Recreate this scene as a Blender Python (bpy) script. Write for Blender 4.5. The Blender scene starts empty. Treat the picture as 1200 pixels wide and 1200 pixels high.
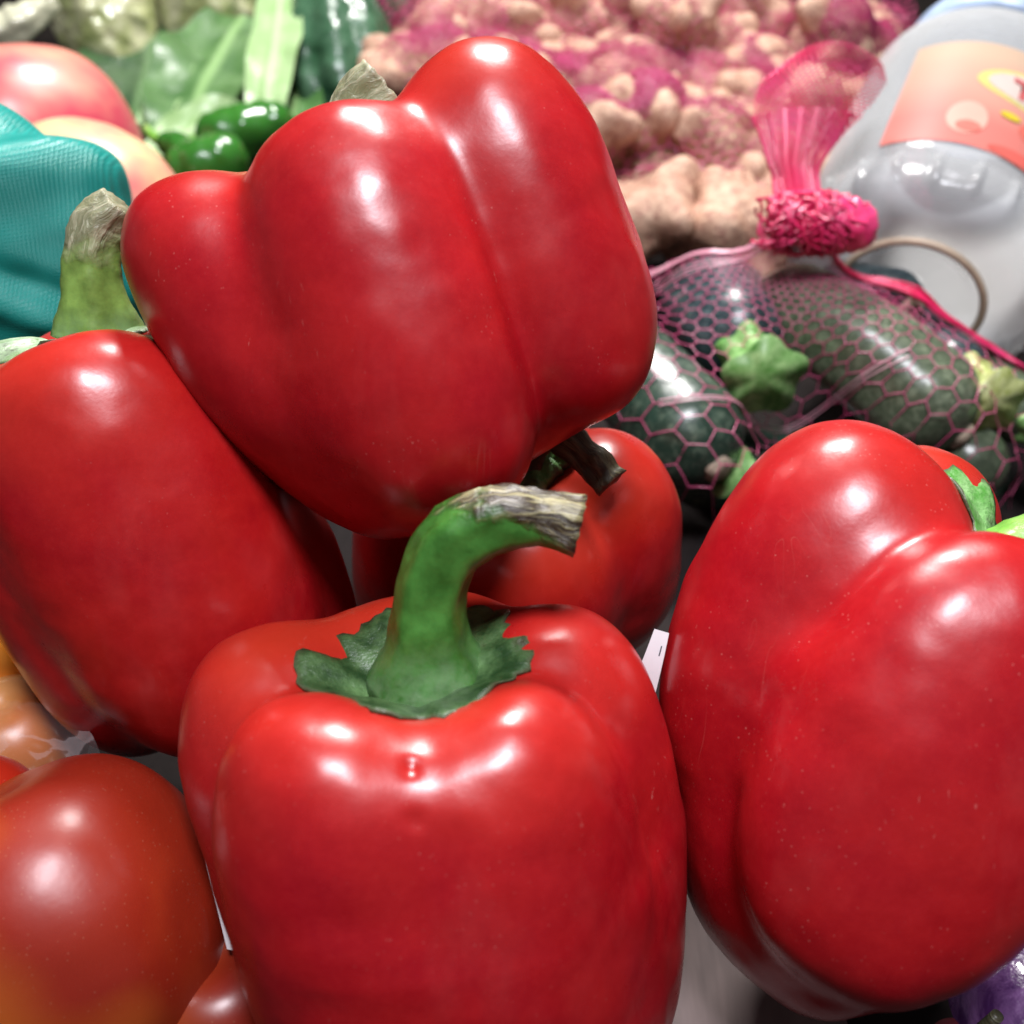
import bpy, math, random
import numpy as np
from mathutils import Vector, noise

SC = bpy.context.scene
COL = SC.collection
rng = np.random.default_rng(7)
random.seed(7)

# ------------------------------------------------------------------ camera, light, exposure
F_PX = 1287.0
PITCH = math.radians(33.0)
CAM_H = 0.245
CAM = np.array([0.0, 0.0, CAM_H])
RIGHT = np.array([1.0, 0, 0])
UP = np.array([0, math.sin(PITCH), math.cos(PITCH)])
BACK = np.array([0, -math.cos(PITCH), math.sin(PITCH)])
CB = np.stack([RIGHT, UP, BACK])          # rows: camera axes in world

def at(px, py, d):
    """A world point from the direction it is seen in and its real distance."""
    c = np.array([(px - 600) / F_PX * d, (600 - py) / F_PX * d, -d])
    return CAM + c @ CB

def frame(axis, xhint=(1, 0, 0)):
    """Rotation (rows = local x, y, z in camera axes) with z along axis."""
    z = np.array(axis, float); z /= np.linalg.norm(z)
    x = np.array(xhint, float); x -= z * x.dot(z); x /= np.linalg.norm(x)
    y = np.cross(z, x)
    return np.stack([x, y, z])

def lobe_field(P, L):
    th, c, a, b, ht, hb, s, ln = L[:8]
    q = L[8] if len(L) > 8 else 2.5
    th = math.radians(th)
    w = P[..., 2] - s
    u = P[..., 0] * math.cos(th) + P[..., 1] * math.sin(th) - c - ln * w
    v = -P[..., 0] * math.sin(th) + P[..., 1] * math.cos(th)
    h = np.where(w > 0, ht, hb)
    r = ((u / a) ** 2 + (v / b) ** 2) ** (q / 2) + (np.abs(w) / h) ** q
    return (r ** (1 / q) - 1) * min(a, b)

def lobes_field(P, lobes, k):
    f = np.stack([lobe_field(P, L) for L in lobes])
    m = f.min(0)
    return m - k * np.log(np.exp(-(f - m) / k).sum(0))

def star_radius(D, lobes, k, rmax=0.09, coarse=22, fine=9):
    """Distance from the middle to the outer surface along unit directions D."""
    n = D.shape[0]
    lo = np.zeros(n); hi = np.full(n, rmax); done = np.zeros(n, bool)
    for i in range(coarse):
        t = rmax * (1 - (i + 1) / coarse)
        inside = (lobes_field(D * t, lobes, k) < 0) & ~done
        lo[inside] = t; hi[inside] = t + rmax / coarse
        done |= inside
    for i in range(fine):
        m = (lo + hi) / 2
        ins = lobes_field(D * m[:, None], lobes, k) < 0
        lo = np.where(ins, m, lo); hi = np.where(ins, hi, m)
    return (lo + hi) / 2

def sphere_dirs(nt, npol):
    th = np.arange(nt) / nt * 2 * math.pi
    ph = np.linspace(0, math.pi, npol + 1)[1:-1]
    T, PH = np.meshgrid(th, ph)
    D = np.stack([np.sin(PH) * np.cos(T), np.sin(PH) * np.sin(T), np.cos(PH)], -1).reshape(-1, 3)
    return np.concatenate([[[0, 0, 1.0]], D, [[0, 0, -1.0]]])


cam_data = bpy.data.cameras.new('camera')
cam = bpy.data.objects.new('camera', cam_data)
COL.objects.link(cam)
cam.location = CAM
cam.rotation_euler = (math.pi / 2 - PITCH, 0, 0)
cam_data.sensor_width = 36
cam_data.lens = 36 * F_PX / 1200
cam_data.clip_start = 0.01
cam_data.clip_end = 50
cam_data.dof.use_dof = True
cam_data.dof.focus_distance = 0.245
cam_data.dof.aperture_fstop = 13.0
SC.camera = cam

world = bpy.data.worlds.new('World')
SC.world = world
world.use_nodes = True
bg = world.node_tree.nodes['Background']
bg.inputs['Color'].default_value = (0.95, 0.95, 1.0, 1)
bg.inputs['Strength'].default_value = 0.10

def area_lamp(name, loc, target, power, size, color, size_y=None):
    l = bpy.data.lights.new(name, 'AREA')
    l.shape = 'ELLIPSE' if size_y else 'DISK'
    l.size = size
    if size_y: l.size_y = size_y
    l.energy = power; l.color = color
    o = bpy.data.objects.new(name, l)
    COL.objects.link(o)
    o.location = loc
    o.rotation_euler = (Vector(target) - Vector(loc)).to_track_quat('-Z', 'Y').to_euler()
    return o

area_lamp('stall_lamp', (0.03, 0.90, 1.05), (0, 0.25, 0.1), 20.0, 0.25, (1.0, 0.97, 0.95))
area_lamp('aisle_lamp', (0.05, -0.10, 1.15), (0, 0.3, 0.1), 16.0, 0.30, (0.93, 0.93, 1.0))

vs = SC.view_settings
SC.display_settings.display_device = 'sRGB'
vs.view_transform = 'Standard'
vs.look = 'None'
vs.exposure = 0.17
vs.gamma = 1.0
SC.cycles.max_bounces = 10
SC.cycles.transparent_max_bounces = 24

# ------------------------------------------------------------------ helpers
def thing(name, label, cat, loc=(0, 0, 0), group=None, kind=None):
    o = bpy.data.objects.new(name, None)
    o.empty_display_size = 0.01
    COL.objects.link(o)
    o.location = loc
    o['label'] = label; o['category'] = cat
    if group: o['group'] = group
    if kind: o['kind'] = kind
    return o

def mesh_obj(name, V, Fc, mat, parent=None, smooth=True, attrs=None):
    """ONE mesh object from world-space vertices, placed under its thing."""
    V = np.asarray(V, float)
    off = np.array(parent_world(parent)) if parent else np.zeros(3)
    me = bpy.data.meshes.new(name)
    me.from_pydata((V - off).tolist(), [], [list(map(int, f)) for f in Fc])
    me.update()
    if smooth:
        me.polygons.foreach_set('use_smooth', np.ones(len(me.polygons), bool))
    for k, a in (attrs or {}).items():
        at_ = me.attributes.new(k, 'FLOAT', 'POINT')
        at_.data.foreach_set('value', np.asarray(a, np.float32))
    me.materials.append(mat)
    o = bpy.data.objects.new(name, me)
    COL.objects.link(o)
    if parent: o.parent = parent
    return o

def parent_world(p):
    v = Vector(p.location)
    while p.parent:
        p = p.parent; v = v + p.location
    return v

def solo(name, V, Fc, mat, label, cat, group=None, kind=None, smooth=True, attrs=None):
    """A top-level thing that is one mesh, origin at its base."""
    V = np.asarray(V, float)
    base = np.array([V[:, 0].mean(), V[:, 1].mean(), V[:, 2].min()])
    o = mesh_obj(name, V - base, Fc, mat, None, smooth, attrs)
    o.location = base
    o['label'] = label; o['category'] = cat
    if group: o['group'] = group
    if kind: o['kind'] = kind
    return o

def sphere_faces(nt, npol):
    rings = npol - 1
    Fc = []
    for i in range(nt):
        j = (i + 1) % nt
        Fc.append((0, 1 + i, 1 + j))
        for r in range(rings - 1):
            a = 1 + r * nt
            Fc.append((a + i, a + nt + i, a + nt + j, a + j))
        last = 1 + rings * nt
        a = 1 + (rings - 1) * nt
        Fc.append((last, a + j, a + i))
    return Fc

def vnoise(P, scale, octaves=2, seed=0.0):
    out = np.empty(len(P))
    for i, p in enumerate(P):
        out[i] = noise.fractal(Vector((p[0] * scale + seed, p[1] * scale - seed, p[2] * scale + 2 * seed)), 1.0, 2.0, octaves)
    return out

def tube_path(pts, n):
    """Smooth resample of a polyline (Catmull-Rom) to n points."""
    pts = np.asarray(pts, float)
    P = np.concatenate([[2 * pts[0] - pts[1]], pts, [2 * pts[-1] - pts[-2]]])
    m = len(pts) - 1
    out = []
    for t in np.linspace(0, m, n):
        i = min(int(t), m - 1); f = t - i
        p0, p1, p2, p3 = P[i:i + 4]
        out.append(0.5 * (2 * p1 + (p2 - p0) * f + (2 * p0 - 5 * p1 + 4 * p2 - p3) * f * f + (3 * p1 - p0 - 3 * p2 + p3) * f ** 3))
    return np.array(out)

def sweep(path, rad, sides, ridge=0.0, nridge=5, wob=0.0, seed=0.0, cap=True, flat=None):
    """A tube with a ridged section along a path; returns verts, faces, 0..1 along."""
    n = len(path)
    tang = np.gradient(path, axis=0); tang /= np.linalg.norm(tang, axis=1)[:, None]
    up = np.array([0.13, 0.21, 0.97]); x = np.cross(tang[0], up)
    if np.linalg.norm(x) < 0.1: x = np.cross(tang[0], [1, 0, 0])
    V = []; age = []
    for i in range(n):
        x = x - tang[i] * x.dot(tang[i]); x /= np.linalg.norm(x)
        y = np.cross(tang[i], x)
        for s in range(sides):
            a = 2 * math.pi * s / sides
            r = rad[i] * (1 + ridge * math.cos(nridge * a + 0.6) + wob * noise.noise(Vector((math.cos(a) * 2 + seed, math.sin(a) * 2, i * 0.35))))
            V.append(path[i] + r * (math.cos(a) * x + (flat or 1) * math.sin(a) * y)); age.append(i / (n - 1))
    Fc = [(i * sides + s, i * sides + (s + 1) % sides, (i + 1) * sides + (s + 1) % sides, (i + 1) * sides + s) for i in range(n - 1) for s in range(sides)]
    if cap:
        for i, end in ((0, 0), (n - 1, 1)):
            V.append(path[i] + tang[i] * rad[i] * (-0.12 if end else 0.0)); age.append(float(end))
            c = len(V) - 1
            for s in range(sides):
                a, b = i * sides + s, i * sides + (s + 1) % sides
                Fc.append((c, a, b) if end else (c, b, a))
    return np.array(V), Fc, np.array(age)

class Strands:
    """Many thin tubes gathered into one mesh."""
    def __init__(s): s.V = []; s.F = []; s.n = 0
    def add(s, pts, r, sides=4):
        pts = np.asarray(pts, float)
        if len(pts) < 2: return
        t = np.gradient(pts, axis=0); t /= np.linalg.norm(t, axis=1)[:, None] + 1e-12
        ref = np.where(np.abs(t[:, 2:3]) > 0.9, [[1.0, 0, 0]], [[0, 0, 1.0]])
        x = np.cross(t, ref); x /= np.linalg.norm(x, axis=1)[:, None] + 1e-12
        y = np.cross(t, x)
        r = np.broadcast_to(np.asarray(r, float), (len(pts),))[:, None]
        for k in range(sides):
            a = 2 * math.pi * k / sides
            s.V.append(pts + r * (math.cos(a) * x + math.sin(a) * y))
        L = len(pts)
        for k in range(sides):
            k2 = (k + 1) % sides
            for i in range(L - 1):
                s.F.append((s.n + k * L + i, s.n + k2 * L + i, s.n + k2 * L + i + 1, s.n + k * L + i + 1))
        s.n += L * sides
    def build(s, name, mat, parent):
        return mesh_obj(name, np.concatenate(s.V), s.F, mat, parent)

# ------------------------------------------------------------------ materials
class Mat:
    def __init__(s, name):
        s.m = bpy.data.materials.new(name); s.m.use_nodes = True
        s.t = s.m.node_tree; s.N = s.t.nodes; s.L = s.t.links
        s.b = s.N['Principled BSDF']; s.out = s.N['Material Output']
        s.co = s.N.new('ShaderNodeTexCoord')
    def set(s, **kw):
        for k, v in kw.items():
            s.b.inputs[k.replace('_', ' ')].default_value = (*v, 1) if isinstance(v, tuple) and len(v) == 3 and 'Radius' not in k else v
        return s
    def noise(s, scale, detail=3, rough=0.5, stretch=None, dist=0.0):
        n = s.N.new('ShaderNodeTexNoise')
        n.inputs['Scale'].default_value = scale; n.inputs['Detail'].default_value = detail
        n.inputs['Roughness'].default_value = rough; n.inputs['Distortion'].default_value = dist
        if stretch:
            mp = s.N.new('ShaderNodeMapping'); mp.inputs['Scale'].default_value = stretch
            s.L.new(s.co.outputs['Object'], mp.inputs[0]); s.L.new(mp.outputs[0], n.inputs[0])
        else: s.L.new(s.co.outputs['Object'], n.inputs[0])
        return n.outputs[0]
    def voronoi(s, scale, feature='F1', out='Distance'):
        n = s.N.new('ShaderNodeTexVoronoi'); n.feature = feature
        n.inputs['Scale'].default_value = scale
        s.L.new(s.co.outputs['Object'], n.inputs['Vector'])
        return n.outputs[out]
    def attr(s, name):
        n = s.N.new('ShaderNodeAttribute'); n.attribute_name = name
        return n.outputs['Fac']
    def ramp(s, fac, stops):
        r = s.N.new('ShaderNodeValToRGB')
        e = r.color_ramp.elements
        while len(e) < len(stops): e.new(0.5)
        for el, (p, c) in zip(e, stops):
            el.position = p; el.color = (*c, 1) if not isinstance(c, (int, float)) else (c, c, c, 1)
        s.L.new(fac, r.inputs[0])
        return r.outputs[0]
    def mix(s, fac, a, b, mode='MIX'):
        n = s.N.new('ShaderNodeMix'); n.data_type = 'RGBA'; n.blend_type = mode
        for sock, v in ((n.inputs['Factor'], fac), (n.inputs['A'], a), (n.inputs['B'], b)):
            if hasattr(v, 'is_linked') or hasattr(v, 'links'): s.L.new(v, sock)
            else: sock.default_value = (*v, 1) if isinstance(v, tuple) else v
        return n.outputs['Result']
    def math(s, op, a, b=0.0, c=None):
        n = s.N.new('ShaderNodeMath'); n.operation = op
        for i, v in enumerate((a, b) if c is None else (a, b, c)):
            if hasattr(v, 'links'): s.L.new(v, n.inputs[i])
            else: n.inputs[i].default_value = v
        return n.outputs[0]
    def color(s, c): s.L.new(c, s.b.inputs['Base Color']); return s
    def rough(s, c): s.L.new(c, s.b.inputs['Roughness']); return s
    def bump(s, h, dist, strength=1.0, prev=None):
        n = s.N.new('ShaderNodeBump'); n.inputs['Distance'].default_value = dist; n.inputs['Strength'].default_value = strength
        s.L.new(h, n.inputs['Height'])
        if prev: s.L.new(prev, n.inputs['Normal'])
        s.L.new(n.outputs[0], s.b.inputs['Normal'])
        return n.outputs[0]

def pepper_skin(name, deep, warm, specks=0.5):
    m = Mat(name)
    c = m.mix(m.ramp(m.noise(32, 4, 0.6), [(0.38, 0), (0.68, 1)]), deep, warm)
    c = m.mix(m.math('MULTIPLY', m.ramp(m.noise(420, 5, 0.8), [(0.42, 0), (0.72, 1)]), 0.18), c, tuple(min(1, x * 1.5 + 0.012) for x in warm))
    c = m.mix(m.math('MULTIPLY', m.ramp(m.noise(26, 4, 0.7, (1, 1, .35), .6), [(0.56, 0), (0.74, 1)]), 0.08), c, (0.62, 0.14, 0.13))
    sc1 = m.ramp(m.noise(700, 2, 0.5, (1, .6, .3), 1.0), [(0.70, 0), (0.78, 1)])
    sc2 = m.ramp(m.noise(31, 2, .5), [(0.55, 0), (0.68, 1)])
    c = m.mix(m.math('MULTIPLY', m.math('MULTIPLY', sc1, sc2), 0.45 * specks), c, (0.72, 0.30, 0.26))
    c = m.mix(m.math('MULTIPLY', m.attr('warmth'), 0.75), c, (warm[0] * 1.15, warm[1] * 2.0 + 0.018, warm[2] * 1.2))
    # dust: tiny pale specks, gathered in patches
    dots = m.ramp(m.voronoi(800), [(0.06, 1), (0.20, 0)])
    patch = m.ramp(m.noise(38, 3, 0.6), [(0.52 - 0.1 * specks, 0), (0.75, 1)])
    keep = m.ramp(m.voronoi(800, out='Color'), [(0.5, 0), (0.75, 1)])
    f = m.math('MULTIPLY', m.math('MULTIPLY', dots, patch), m.math('MULTIPLY', keep, 0.5 * specks))
    c = m.mix(f, c, (0.75, 0.30, 0.26))
    # a few fine scratches
    scr = m.ramp(m.noise(90, 2, 0.4, (1.0, 0.5, 0.11), 1.2), [(0.495, 0), (0.5, 1), (0.505, 0)])
    smask = m.ramp(m.noise(22, 2), [(0.6, 0), (0.75, 1)])
    c = m.mix(m.math('MULTIPLY', m.math('MULTIPLY', scr, smask), 0.28), c, (0.7, 0.25, 0.2))
    m.color(c)
    r = m.ramp(m.noise(60, 4, 0.65), [(0.3, 0.25), (0.75, 0.36)])
    m.rough(r)
    m.set(Specular_IOR_Level=0.55, IOR=1.48)
    m.set(Subsurface_Weight=0.06, Subsurface_Scale=0.003)
    m.b.inputs['Subsurface Radius'].default_value = (1.0, 0.12, 0.08)
    b = m.bump(m.noise(140, 3, 0.5), 0.00016, 0.55)
    m.bump(m.noise(1500, 2, 0.5), 0.00002, 0.5, b)
    return m.m

RED = pepper_skin('red_pepper_skin', (0.315, 0.0030, 0.0088), (0.385, 0.008, 0.0098), 0.8)
RED_DUSTY = pepper_skin('dusty_red_pepper_skin', (0.315, 0.0030, 0.0088), (0.385, 0.008, 0.0098), 1.2)
RED_WARM = pepper_skin('warm_red_pepper_skin', (0.335, 0.0038, 0.008), (0.405, 0.011, 0.009), 0.4)

def stem_mat(name, green, dry, cut, start=0.55, width=0.25):
    m = Mat(name)
    g = m.mix(m.ramp(m.noise(160, 4, 0.6), [(0.35, 0), (0.7, 1)]), green, tuple(min(1, x * 2.1 + 0.015) for x in green))
    st_ = m.N.new('ShaderNodeCombineXYZ'); m.L.new(m.math('MULTIPLY', m.attr('ang'), 9.0), st_.inputs[0]); m.L.new(m.math('MULTIPLY', m.attr('age'), 4.0), st_.inputs[1])
    sn = m.N.new('ShaderNodeTexNoise'); sn.inputs['Scale'].default_value = 1.0; sn.inputs['Detail'].default_value = 5; sn.inputs['Roughness'].default_value = .65; sn.inputs['Distortion'].default_value = .9
    m.L.new(st_.outputs[0], sn.inputs[0])
    d = m.mix(m.ramp(sn.outputs[0], [(0.47, 0), (0.62, 1)]), dry, cut)
    pale = m.math('MULTIPLY', m.ramp(m.attr('age'), [(0.02, 1), (0.22, 0)]), m.ramp(m.noise(170, 5, 0.7), [(0.36, 0), (0.60, 1)]))
    g = m.mix(m.math('MULTIPLY', pale, 0.75), g, (0.17, 0.27, 0.13))
    a = m.math('ADD', m.attr('age'), m.math('MULTIPLY_ADD', m.noise(120, 3, 0.6), 0.5, -0.25))
    c = m.mix(m.ramp(a, [(start, 0), (start + width, 1)]), g, d)
    m.color(c); m.set(Roughness=0.40, Specular_IOR_Level=0.5, Subsurface_Weight=0.08, Subsurface_Scale=0.003)
    b = m.bump(m.noise(240, 3, 0.5), 0.0005, 0.5)
    m.bump(m.math('MULTIPLY', sn.outputs[0], m.ramp(a, [(start, 0), (start + width, 1)])), 0.0012, 0.8, b)
    return m.m

STEM_FRONT = stem_mat('front_stem_green', (0.024, 0.100, 0.010), (0.040, 0.028, 0.016), (0.34, 0.30, 0.15), 0.82, 0.10)
STEM_OLD = stem_mat('dry_stem_olive', (0.10, 0.165, 0.03), (0.20, 0.20, 0.11), (0.40, 0.38, 0.25), 0.50, 0.25)
STEM_DARK = stem_mat('dark_stem', (0.03, 0.026, 0.016), (0.05, 0.045, 0.025), (0.17, 0.16, 0.09), 0.35, 0.3)
STEM_LIGHT = stem_mat('fresh_stem_green', (0.10, 0.25, 0.03), (0.25, 0.35, 0.08), (0.4, 0.45, 0.2), 0.7, 0.3)

def calyx_mat(name, green, pale):
    m = Mat(name)
    c = m.mix(m.ramp(m.noise(190, 4, 0.65), [(0.38, 0), (0.68, 1)]), green, pale)
    c = m.mix(m.math('MULTIPLY', m.ramp(m.attr('age'), [(0.3, 1), (0.75, 0)]), m.ramp(m.noise(150, 4, .7), [(0.35, 0), (0.6, 1)])), c, tuple(min(1, x * 2.0 + .01) for x in pale))
    c = m.mix(m.ramp(m.noise(95, 4, .7), [(0.58, 0), (0.72, 1)]), c, (0.03, 0.028, 0.012))
    c = m.mix(m.ramp(m.attr('age'), [(0.95, 0), (1.0, 1)]), c, (0.07, 0.085, 0.04))
    m.color(c); m.set(Roughness=0.42, Specular_IOR_Level=0.5)
    b = m.bump(m.noise(260, 4, 0.6), 0.0009, 0.8)
    m.bump(m.noise(900, 3, 0.6), 0.0003, 0.7, b)
    return m.m
CALYX_DARK = calyx_mat('dark_calyx', (0.014, 0.044, 0.011), (0.075, 0.145, 0.050))
CALYX_GREEN = calyx_mat('bright_calyx', (0.06, 0.23, 0.03), (0.24, 0.42, 0.17))
CALYX_PALE = calyx_mat('pale_calyx', (0.13, 0.22, 0.08), (0.32, 0.40, 0.28))

def plain(name, col, rough=0.5, spec=0.5, vary=0.25, scale=80, bumpd=0.0, **kw):
    m = Mat(name)
    c = m.mix(m.ramp(m.noise(scale, 4, 0.6), [(0.3, 0), (0.7, 1)]), tuple(x * (1 - vary) for x in col), tuple(min(1, x * (1 + vary)) for x in col))
    m.color(c); m.set(Roughness=rough, Specular_IOR_Level=spec, **kw)
    if bumpd: m.bump(m.noise(scale * 3, 3), bumpd, 0.7)
    return m.m

# ------------------------------------------------------------------ the five red peppers
FIT = {
    'T': {'c': [456.8408, 350.4917, 0.25], 'ax': [-0.3075, 0.8, 0.0773], 'k': 3.6, 'dip': 0.008, 'lobes': [[-86.4611, 0.0184, 0.0244, 0.0258, 0.0428, 0.0456, -0.0033, -0.0437, 2.5], [-5.7248, 0.0336, 0.0237, 0.0254, 0.0484, 0.0396, -0.0033, 0.0103, 2.5], [187.5313, 0.0304, 0.0207, 0.0249, 0.0373, 0.0348, 0.0028, 0.1591, 2.5], [91.505, 0.0205, 0.0238, 0.0256, 0.0457, 0.044, -0.0003, 0.0144, 2.5], [0.0048, -0.0014, 0.0328, 0.033, 0.0101, 0.045, -0.009, 0.0451, 2.5], [141.9005, 0.0205, 0.0224, 0.025, 0.0457, 0.0365, -0.0079, 0.0189, 2.5]]},
    'F': {'c': [517.4861, 988.9717, 0.225], 'ax': [-0.1023, 0.93, 0.2412], 'k': 3.2, 'dip': 0.008, 'lobes': [[-126.105, 0.0234, 0.0233, 0.0267, 0.0436, 0.0523, 0.001, 0.0861, 2.4], [-52.4228, 0.0227, 0.0223, 0.0269, 0.0424, 0.0522, -0.0011, 0.0208, 2.4], [18.1239, 0.0272, 0.0243, 0.0231, 0.0439, 0.0531, 0.0011, -0.0174, 2.4], [96.7814, 0.0252, 0.0219, 0.0329, 0.0458, 0.052, 0.0007, -0.0531, 2.4], [164.9931, 0.0269, 0.0237, 0.0247, 0.0426, 0.052, 0.0039, 0.1498, 2.4], [-0.4137, 0.003, 0.0414, 0.038, 0.0237, 0.0569, -0.0121, -0.0774, 2.4]]},
    'R': {'c': [1064.5192, 826.4281, 0.235], 'ax': [0.4244, 0.8, 0.036], 'k': 1.4, 'dip': 0.008, 'lobes': [[-90.6621, 0.024, 0.0198, 0.0334, 0.0444, 0.0515, -0.003, -0.0219, 2.4], [174.2454, 0.0231, 0.0316, 0.0272, 0.0423, 0.0504, 0.009, 0.0595, 2.4], [104.6003, 0.0234, 0.0231, 0.0237, 0.0546, 0.05, 0.0037, 0.0934, 2.4], [10.0, 0.022, 0.022, 0.022, 0.046, 0.046, 0.0, 0.0011, 2.4], [0.0, 0.0, 0.028, 0.028, 0.026, 0.046, 0.0, -0.0004, 2.4], [-140.2529, 0.0207, 0.0206, 0.033, 0.0221, 0.0593, -0.014, 0.355, 2.4]]},
    'L': {'c': [190.3292, 620.1623, 0.27], 'ax': [-0.3504, 0.85, 0.2746], 'k': 2.0, 'dip': 0.004, 'lobes': [[-74.0063, 0.0192, 0.0237, 0.0304, 0.0534, 0.0526, -0.001, 0.0144, 2.45], [18.6194, 0.0171, 0.0186, 0.0234, 0.0505, 0.052, -0.0021, -0.0867, 2.45], [116.5261, 0.0249, 0.024, 0.0277, 0.0571, 0.052, -0.003, -0.0016, 2.45], [-172.3275, 0.0207, 0.0241, 0.0279, 0.0579, 0.0503, -0.001, -0.0559, 2.45], [0.0, -0.0002, 0.0308, 0.0311, 0.026, 0.0519, 0.0003, -0.0016, 2.45]]},
    'B': {'c': [608.9065, 641.1719, 0.31], 'ax': [0.0362, 0.7, 0.6619], 'k': 2.4, 'dip': 0.007, 'lobes': [[-92.3656, 0.0224, 0.0225, 0.0276, 0.0349, 0.04, 0.0018, 0.0052, 2.3], [-4.2731, 0.0213, 0.0242, 0.0246, 0.0363, 0.0373, 0.0036, -0.0818, 2.3], [82.4106, 0.0217, 0.0217, 0.0239, 0.0333, 0.04, -0.001, -0.0107, 2.3], [174.1871, 0.0232, 0.0243, 0.0253, 0.034, 0.0413, -0.003, -0.1147, 2.3], [0.0, 0.0, 0.026, 0.026, 0.022, 0.04, -0.0, 0.0, 2.3]]},
}

CREASES = {      # lobe, lobe, depth, width, how much is left at the middle and at the bottom
    'T': [(0, 1, .0024, .013, .9, 1.2, .6), (0, 1, .0026, .005, .45, 1.3, .0), (0, 2, .0016, .009, .0, 0), (1, 3, .003, .006, .5, .5)],
    'F': [(0, 1, .0050, .024, .08, .05), (1, 2, .0024, .005, .5, .3), (0, 4, .0022, .005, .5, .3), (2, 3, .001, .008, .5, .3), (3, 4, .001, .008, .5, .3)],
    'R': [(0, 1, .0036, .014, .9, .6), (1, 2, .003, .006, .5, .5), (2, 3, .002, .006, .5, .5)],
    'L': [(0, 1, .0018, .008, .5, .4), (1, 2, .002, .006, .5, .5), (2, 3, .002, .006, .5, .5)],
    'B': [(0, 1, .0012, .008, .8, .5), (1, 2, .003, .007, .7, .5), (0, 3, .001, .008, .8, .5), (2, 3, .002, .006, .5, .5)],
}

class Star:
    """A fruit whose skin is a smooth union of swollen lobes round a middle."""
    def __init__(s, c, ax, k, lobes, dip=0.0, creases=(), xhint=(1, 0, 0)):
        s.lobes = lobes; s.k = k * 1e-3; s.dip = dip; s.creases = creases
        s.mid = at(*c); s.R = frame(ax, xhint) @ CB       # rows = local axes in world
    def radius(s, D):
        D = np.asarray(D, float)
        r = star_radius(D, s.lobes, s.k)
        ph = np.arccos(np.clip(D[:, 2], -1, 1))
        if s.creases:
            P = D * r[:, None]
            f = np.stack([lobe_field(P, L) for L in s.lobes])
            for i, j, depth, w, mid, low, *top in s.creases:
                lift = np.interp(D[:, 2], (-0.8, 0.0, 0.7), (low, mid, top[0] if top else 1.0))
                g = np.exp(-((f[i] - f[j]) / w) ** 2) * np.exp(-np.clip((f[i] + f[j]) / 2 - 0.002, 0, 1) / 0.006)
                r = r - depth * lift * g
        return r - s.dip * np.exp(-(ph / 0.36) ** 2) - 0.6 * s.dip * np.exp(-((math.pi - ph) / 0.3) ** 2)
    def world(s, P): return s.mid + np.asarray(P) @ s.R
    def mesh(s, nt, npol, bump=0.0006, bscale=45, seed=0.0, dents=()):
        D = sphere_dirs(nt, npol)
        r = s.radius(D)
        P = D * r[:, None]
        if bump: P = P * (1 + bump * vnoise(P, bscale, 3, seed) / r)[:, None]
        W = s.world(P)
        c2 = (W - CAM) @ CB.T
        PX = np.stack([600 + c2[:, 0] / -c2[:, 2] * F_PX, 600 - c2[:, 1] / -c2[:, 2] * F_PX], 1)
        for (q, depth, w) in dents:        # small pits and swellings, found on the side one sees
            cost = np.hypot(*(PX - q).T) + np.where(c2[:, 2] < (s.mid - CAM) @ BACK, 1e4, 0)
            q = W[cost.argmin()].copy()
            g = np.exp(-(np.linalg.norm(W - q, axis=1) / w) ** 2)
            W = W - (W - s.mid) / np.linalg.norm(W - s.mid, axis=1)[:, None] * (depth * g)[:, None]
        return W, sphere_faces(nt, npol), P

def calyx_mesh(st, mean, points, depth, seed, lift=0.0012, flare=0.006, core=0.008, nt=84, nr=9):
    """Leafy collar lying in the hollow at the top; 'mean' is its reach from the axis in metres."""
    th = np.arange(nt) / nt * 2 * math.pi
    reach = np.array([mean * (1 + depth * (abs(math.cos(points * t / 2 + seed)) ** 0.7 - 0.55) + 0.24 * noise.noise(Vector((math.cos(t) * 2.6 + seed, math.sin(t) * 2.2, seed))) + 0.13 * noise.noise(Vector((math.cos(t) * 8 + seed, math.sin(t) * 8, seed)))) for t in th])
    phs = np.linspace(0.002, 1.0, 40)
    T, PH = np.meshgrid(th, phs, indexing='ij')
    D = np.stack([np.sin(PH) * np.cos(T), np.sin(PH) * np.sin(T), np.cos(PH)], -1)
    S = D * st.radius(D.reshape(-1, 3)).reshape(nt, 40, 1)
    RHO = np.maximum.accumulate(np.hypot(S[..., 0], S[..., 1]), axis=1)
    V = []; age = []
    for side in (0, 1):
        for j in range(nr + 1):
            f = j / nr
            P = np.empty((nt, 3))
            for i in range(nt):
                rho = max(reach[i] * f, 2e-4)
                P[i] = (rho * math.cos(th[i]), rho * math.sin(th[i]), np.interp(rho, RHO[i], S[i, :, 2]))
            hgt = flare * np.exp(-(reach * f / core) ** 2)
            up = lift * (1 - 0.8 * f ** 3) if side == 0 else -0.0004
            wrk = 0.0004 * f * np.sin(points * 2.5 * th + 5 * seed) if side == 0 else 0
            edge = 0.0006 * f ** 4 * np.sin(points * th + seed)
            P[:, 2] += up + (hgt if side == 0 else 0) + wrk + edge
            V.append(st.world(P)); age += [f] * nt
    V = np.concatenate(V)
    Fc = []
    for side in (0, 1):
        o = side * (nr + 1) * nt
        for j in range(nr):
            for i in range(nt):
                k = (i + 1) % nt
                q = (o + j * nt + i, o + (j + 1) * nt + i, o + (j + 1) * nt + k, o + j * nt + k)
                Fc.append(q if side == 0 else q[::-1])
    a, b = nr * nt, (nr + 1) * nt + nr * nt
    for i in range(nt):
        k = (i + 1) % nt
        Fc.append((a + i, b + i, b + k, a + k))
    return V, Fc, np.array(age)

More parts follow.
